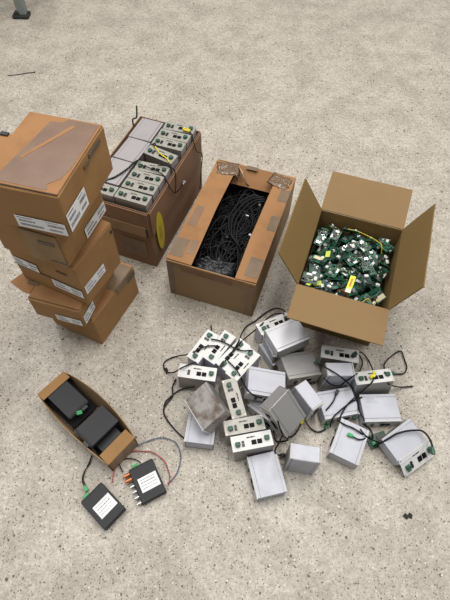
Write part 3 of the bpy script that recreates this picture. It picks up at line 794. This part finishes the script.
# ------------------------------------------------------------------ circuit boards in the tan carton
DF = Matrix.Translation(D_ORG) @ Matrix.Rotation(D_YAW, 4, 'Z')
rnd = random.Random(5)
CELL = .004
GX, GY = int(DW / CELL) + 1, int(DL / CELL) + 1
HF = np.full((GX, GY), .054)
def m_pcb(w, l): return lambda: box_mesh((0, 0, .0012), (w, l, .0018), .0003)
SIZES = [(.054, .034), (.058, .042), (.042, .032), (.062, .030)]
KIND = [('pcb', 'socket_white'), ('pcb_light', 'socket_silver'), ('pcb', 'sticker_yellow'), ('pcb_mid', 'socket_white'), ('pcb_light', 'sticker_cream'), ('pcb_mid', 'sticker_lime'), ('pcb', 'socket_silver')]
NB = 270
BOARDS = []
for i in range(NB):
    w, l = SIZES[i % 4]; pm, sm = KIND[rnd.choices(range(7), (5, 5, 1, 6, 1.5, .8, 5))[0]]
    yaw = rnd.uniform(0, 6.283); tx, ty = R(rnd.gauss(0, 17)), R(rnd.gauss(0, 17))
    M3 = Matrix.Rotation(yaw, 3, 'Z') @ Matrix.Rotation(tx, 3, 'X') @ Matrix.Rotation(ty, 3, 'Y')
    ext = [M3 @ Vector((sx * w / 2, sy * l / 2, 0)) for sx in (-1, 1) for sy in (-1, 1)]
    mx = max(abs(e.x) for e in ext) + .007; my = max(abs(e.y) for e in ext) + .007
    smp = np.array([list(M3 @ Vector((a * w / 2, b_ * l / 2, 0))) for a in np.linspace(-1, 1, 15) for b_ in np.linspace(-1, 1, 11)])
    best = None
    for _ in range(14):      # try some spots, keep the lowest
        cx, cy = rnd.uniform(mx, DW - mx), rnd.uniform(my, DL - my)
        ix = ((smp[:, 0] + cx) / CELL).astype(int); iy = ((smp[:, 1] + cy) / CELL).astype(int)
        z = float((HF[ix, iy] - smp[:, 2]).max())
        if best is None or z < best[0]: best = (z, cx, cy, ix, iy)
    z, cx, cy, ix, iy = best
    z += .0005
    np.maximum.at(HF, (ix, iy), smp[:, 2] + z + .006)
    rot = (DF.to_3x3() @ M3).to_euler()
    ct = 'with yellow sticker' if sm in ('sticker_yellow', 'sticker_lime') else ('with white socket' if sm == 'socket_white' else ('with metal socket' if sm == 'socket_silver' else 'with cream label'))
    zone = ('back ' if cy > .66 * DL else 'front ' if cy < .33 * DL else 'middle ') + ('left' if cx < .33 * DW else 'right' if cx > .66 * DW else 'centre')
    t = thing('circuit_board', {'pcb': 'green', 'pcb_light': 'pale green', 'pcb_mid': 'dark green'}[pm] + ' circuit board in the tan carton\'s ' + zone + ', ' + ct + (' and paper strip' if i % 3 == 1 else ''), 'circuit board', DF @ Vector((cx, cy, z)), rot, 'green boards in the tan carton')
    BOARDS.append((t, ix, iy, smp[:, 2] + z))
    link('board', cached(('pcb', w, l), m_pcb(w, l), pm), t)
    link('chip', cached('pcb_chip', lambda: boxes_mesh([((.004, .004, .0034), (.016, .012, .003), .0004), ((-.014, -.010, .0034), (.007, .007, .003), .0003), ((.018, -.008, .0034), (.006, .009, .003), .0003)]), 'chip'), t)
    link('capacitor', cached(('caps', i % 3), lambda: boxes_mesh([((rr.uniform(-.020, .020), rr.uniform(-.013, .013), .0032), (rr.uniform(.002, .005), rr.uniform(.002, .006), rr.uniform(.002, .005))) for rr in [random.Random(i % 3)] for _ in range(9)]), ('socket_silver', 'sticker_cream', 'chip')[i % 3]), t)
    if i % 3 == 1:
        o3 = link('paper_label', cached('pcb_paper', lambda: box_mesh((0, 0, 0), (.020, .008, .0006)), 'paper'), t); o3.location = (-.006, l / 2 - .006, .0024)
    if sm.startswith('sticker'):
        o = link('sticker', cached('pcb_sticker', lambda: box_mesh((0, 0, 0), (.034, .017, .0008)), sm), t); o.location = (-.002, .004, .0056)
        o2 = link('connector', cached('pcb_conn', lambda: boxes_mesh([((0, 0, .0), (.014, .012, .008), .0008)]), 'socket_white' if i % 2 else 'chip'), t); o2.location = (w / 2 - .009, -l / 2 + .008, .006)
    else:
        o = link('connector', cached('pcb_sock', lambda: boxes_mesh([((0, 0, 0), (.011, .012, .008), .0008), ((0, -.007, 0), (.009, .004, .005), .0005)]), sm), t); o.location = (w / 2 - .010, 0, .0065)
        o2 = link('terminal_block', cached('pcb_term', lambda: boxes_mesh([((0, 0, 0), (.008, .022, .008), .0006)]), 'green_terminal' if i % 3 else 'chip'), t); o2.location = (-w / 2 + .006, 0, .006)
# boards buried out of sight under the others become one heap
bm = bmesh.new()
for t, ix, iy, zt in BOARDS:
    if float((HF[ix, iy] < zt + .012).mean()) < .06:
        mw = Matrix.Translation(t.location) @ t.rotation_euler.to_matrix().to_4x4()
        for ch in list(t.children):
            if ch.name.startswith('board'):
                n0 = len(bm.verts); bm.from_mesh(ch.data); bm.verts.ensure_lookup_table()
                bmesh.ops.transform(bm, matrix=mw, verts=bm.verts[n0:])
            bpy.data.objects.remove(ch)
        bpy.data.objects.remove(t)
heap = link('board_heap', me_from(bm, 'board_heap'), None, 'pcb_mid'); heap['kind'] = 'stuff'; tag(heap, 'heap of buried green boards underneath the visible ones in the tan carton', 'circuit boards')
def in_d(pts): return [DF @ Vector((x, y, float(HF[int(x / CELL), int(y / CELL)]) + .006)) for x, y in pts]
for k, (lb, pts, mt) in enumerate([
    ('yellow green wire along the back wall inside the tan carton', [(.12, .35), (.16, .355), (.21, .35), (.24, .33), (.26, .30), (.275, .27)], 'cable_yellow'),
    ('yellow wire near the front wall inside the tan carton', [(.20, .05), (.23, .035), (.25, .05), (.27, .045), (.285, .06)], 'cable_yellow'),
    ('orange red wire lying over the boards in the tan carton', [(.14, .06), (.16, .055), (.175, .045), (.19, .05)], 'cable_red'),
    ('black wire curving over the boards in the tan carton', [(.05, .13), (.08, .12), (.10, .15), (.13, .16), (.15, .14)], 'cable_black')]):
    cable(lb, in_d(pts), mt, .0016, 'wires among the boards')
ys = thing('yellow_strip', 'bright yellow strip with a white end, lying on the green boards', 'label', DF @ Vector((.178, .078, float(HF[38:52, 11:28].max()) + .001)), (0, R(-4), R(67)))
part_box('strip', ys, (0, 0, .001), (.074, .019, .002), 'sticker_yellow'); part_box('white_end', ys, (-.029, 0, .0024), (.014, .017, .001), 'paper'); part_box('printed_text', ys, (.006, .0, .0024), (.036, .007, .0006), 'copper')

# ------------------------------------------------------------------ black cables in the worn carton
CF = Matrix.Translation(C_ORG) @ Matrix.Rotation(C_YAW, 4, 'Z')
rnd = random.Random(21)
def clampC(x, y, m=.016): return min(max(x, m), CW - m), min(max(y, m), CL - m - .008)
def coil_path(cx, cy, z, rx, ry, ang, turns, jit, n=14):
    L = []; s0 = rnd.uniform(0, 9)
    for i in range(int(n * turns) + 1):
        a = 2 * math.pi * i / n
        k = 1 + jit * noise.noise(Vector((i * .31, s0, 0)))
        x, y = rx * k * math.cos(a), ry * k * math.sin(a)
        X, Y = clampC(cx + x * math.cos(ang) - y * math.sin(ang), cy + x * math.sin(ang) + y * math.cos(ang))
        L.append(Vector((X, Y, z + .012 * noise.noise(Vector((i * .4, s0, 5))) + .0007 * i)))
    return L
bm = bmesh.new()
for k in range(190):
    cx, cy = rnd.uniform(.04, CW - .04), rnd.uniform(.05, CL - .05)
    p = coil_path(cx, cy, rnd.uniform(.075, .135) - max(0, cy - .44) * .3, rnd.uniform(.03, .07), rnd.uniform(.05, .12), rnd.uniform(-.5, .5), rnd.uniform(.7, 1.6), .5, 10)
    add_tube(bm, smooth_path(p, 2), .0023, 5)
mass = link('cable_tangle', me_from(bm, 'cable_tangle'), None, 'cable_deep'); mass.matrix_world = CF
mass['kind'] = 'stuff'; tag(mass, 'dense tangle of thin black cables filling the worn carton', 'cables')
for k in range(26):
    cx, cy = rnd.uniform(.12, CW - .10), .07 + (CL - .17) * (k + .5) / 26 + rnd.uniform(-.03, .03)
    big = k % 5 == 0
    p = coil_path(cx, cy, .143 + .012 * rnd.random() - max(0, cy - .42) * .35, rnd.uniform(.035, .055), rnd.uniform(.06, .12), rnd.uniform(-.35, .35), rnd.uniform(1.1, 2.4), .35)
    cable('thin black cable coiled on the tangle in the worn carton, %s' % ('towards its back wall' if cy > .42 else 'towards its front wall' if cy < .2 else 'midway along the box'), [CF @ q for q in p], 'cable_black', .0026, 'black cables in the worn carton', 'chip' if k % 2 else None, 'socket_silver' if k % 9 == 4 else None, sub=2)
arc = [(.262, .455), (.225, .44), (.200, .38), (.19, .30), (.205, .22), (.245, .165)]
for k in range(4):
    p = [CF @ Vector((x - .016 * k * (.3 + .7 * math.sin(math.pi * i / 5)), y + .006 * k, .172 + .002 * k)) for i, (x, y) in enumerate(arc)]
    cable(['thick black cable in a wide arc at the right of the worn carton, innermost', 'wide arcing black cable in the worn carton, second from the right flap', 'wide arcing black cable in the worn carton, third from the right flap', 'wide arcing black cable in the worn carton, farthest from the right flap'][k], p, 'cable_black', .0032, 'arcing cables in the worn carton')
bag = crumple('plastic_bag', None, 0, 0, .17, .085, 0, .022, 'bag_film', 5.1, n=22, ang=.08)
bag.matrix_world = CF @ Matrix.Translation((.170, .052, .176)); tag(bag, 'crumpled dark grey plastic bag at the worn carton\'s front wall', 'bag')

# ------------------------------------------------------------------ scraps on the floor
def scrap(name, label, cat, x, y, pts, h, mt='debris'):
    o = prism(name, None, pts, 0, h, mt); o.location = (x, y, .0); tag(o, label, cat); return o
scrap('black_crumb', 'black crumbled scrap lying alone at the lower right of the floor', 'scrap', .589, .249, [(-.016, .002), (-.008, .010), (.0, .004), (.006, .012), (.014, .006), (.010, -.006), (.002, -.002), (-.006, -.008)], .005)
scrap('black_crumb', 'small dark curl of scrap on the floor left of the unit heap', 'scrap', -.211, .726, [(-.006, .010), (.002, .012), (.008, .002), (.004, -.012), (.0, -.012), (.002, .0)], .004)
s = thing('cable_tie', 'thin dark stick lying on the floor at the upper left', 'cable tie', (-1.294, 2.566, .003))
tube_obj('strip', [(0, 0, 0), (.06, .012, .001), (.105, .030, 0), (.145, .038, .0)], .002, 'debris', s)
part_box('head', s, (.145, .038, .0015), (.009, .007, .005), 'debris', .001)
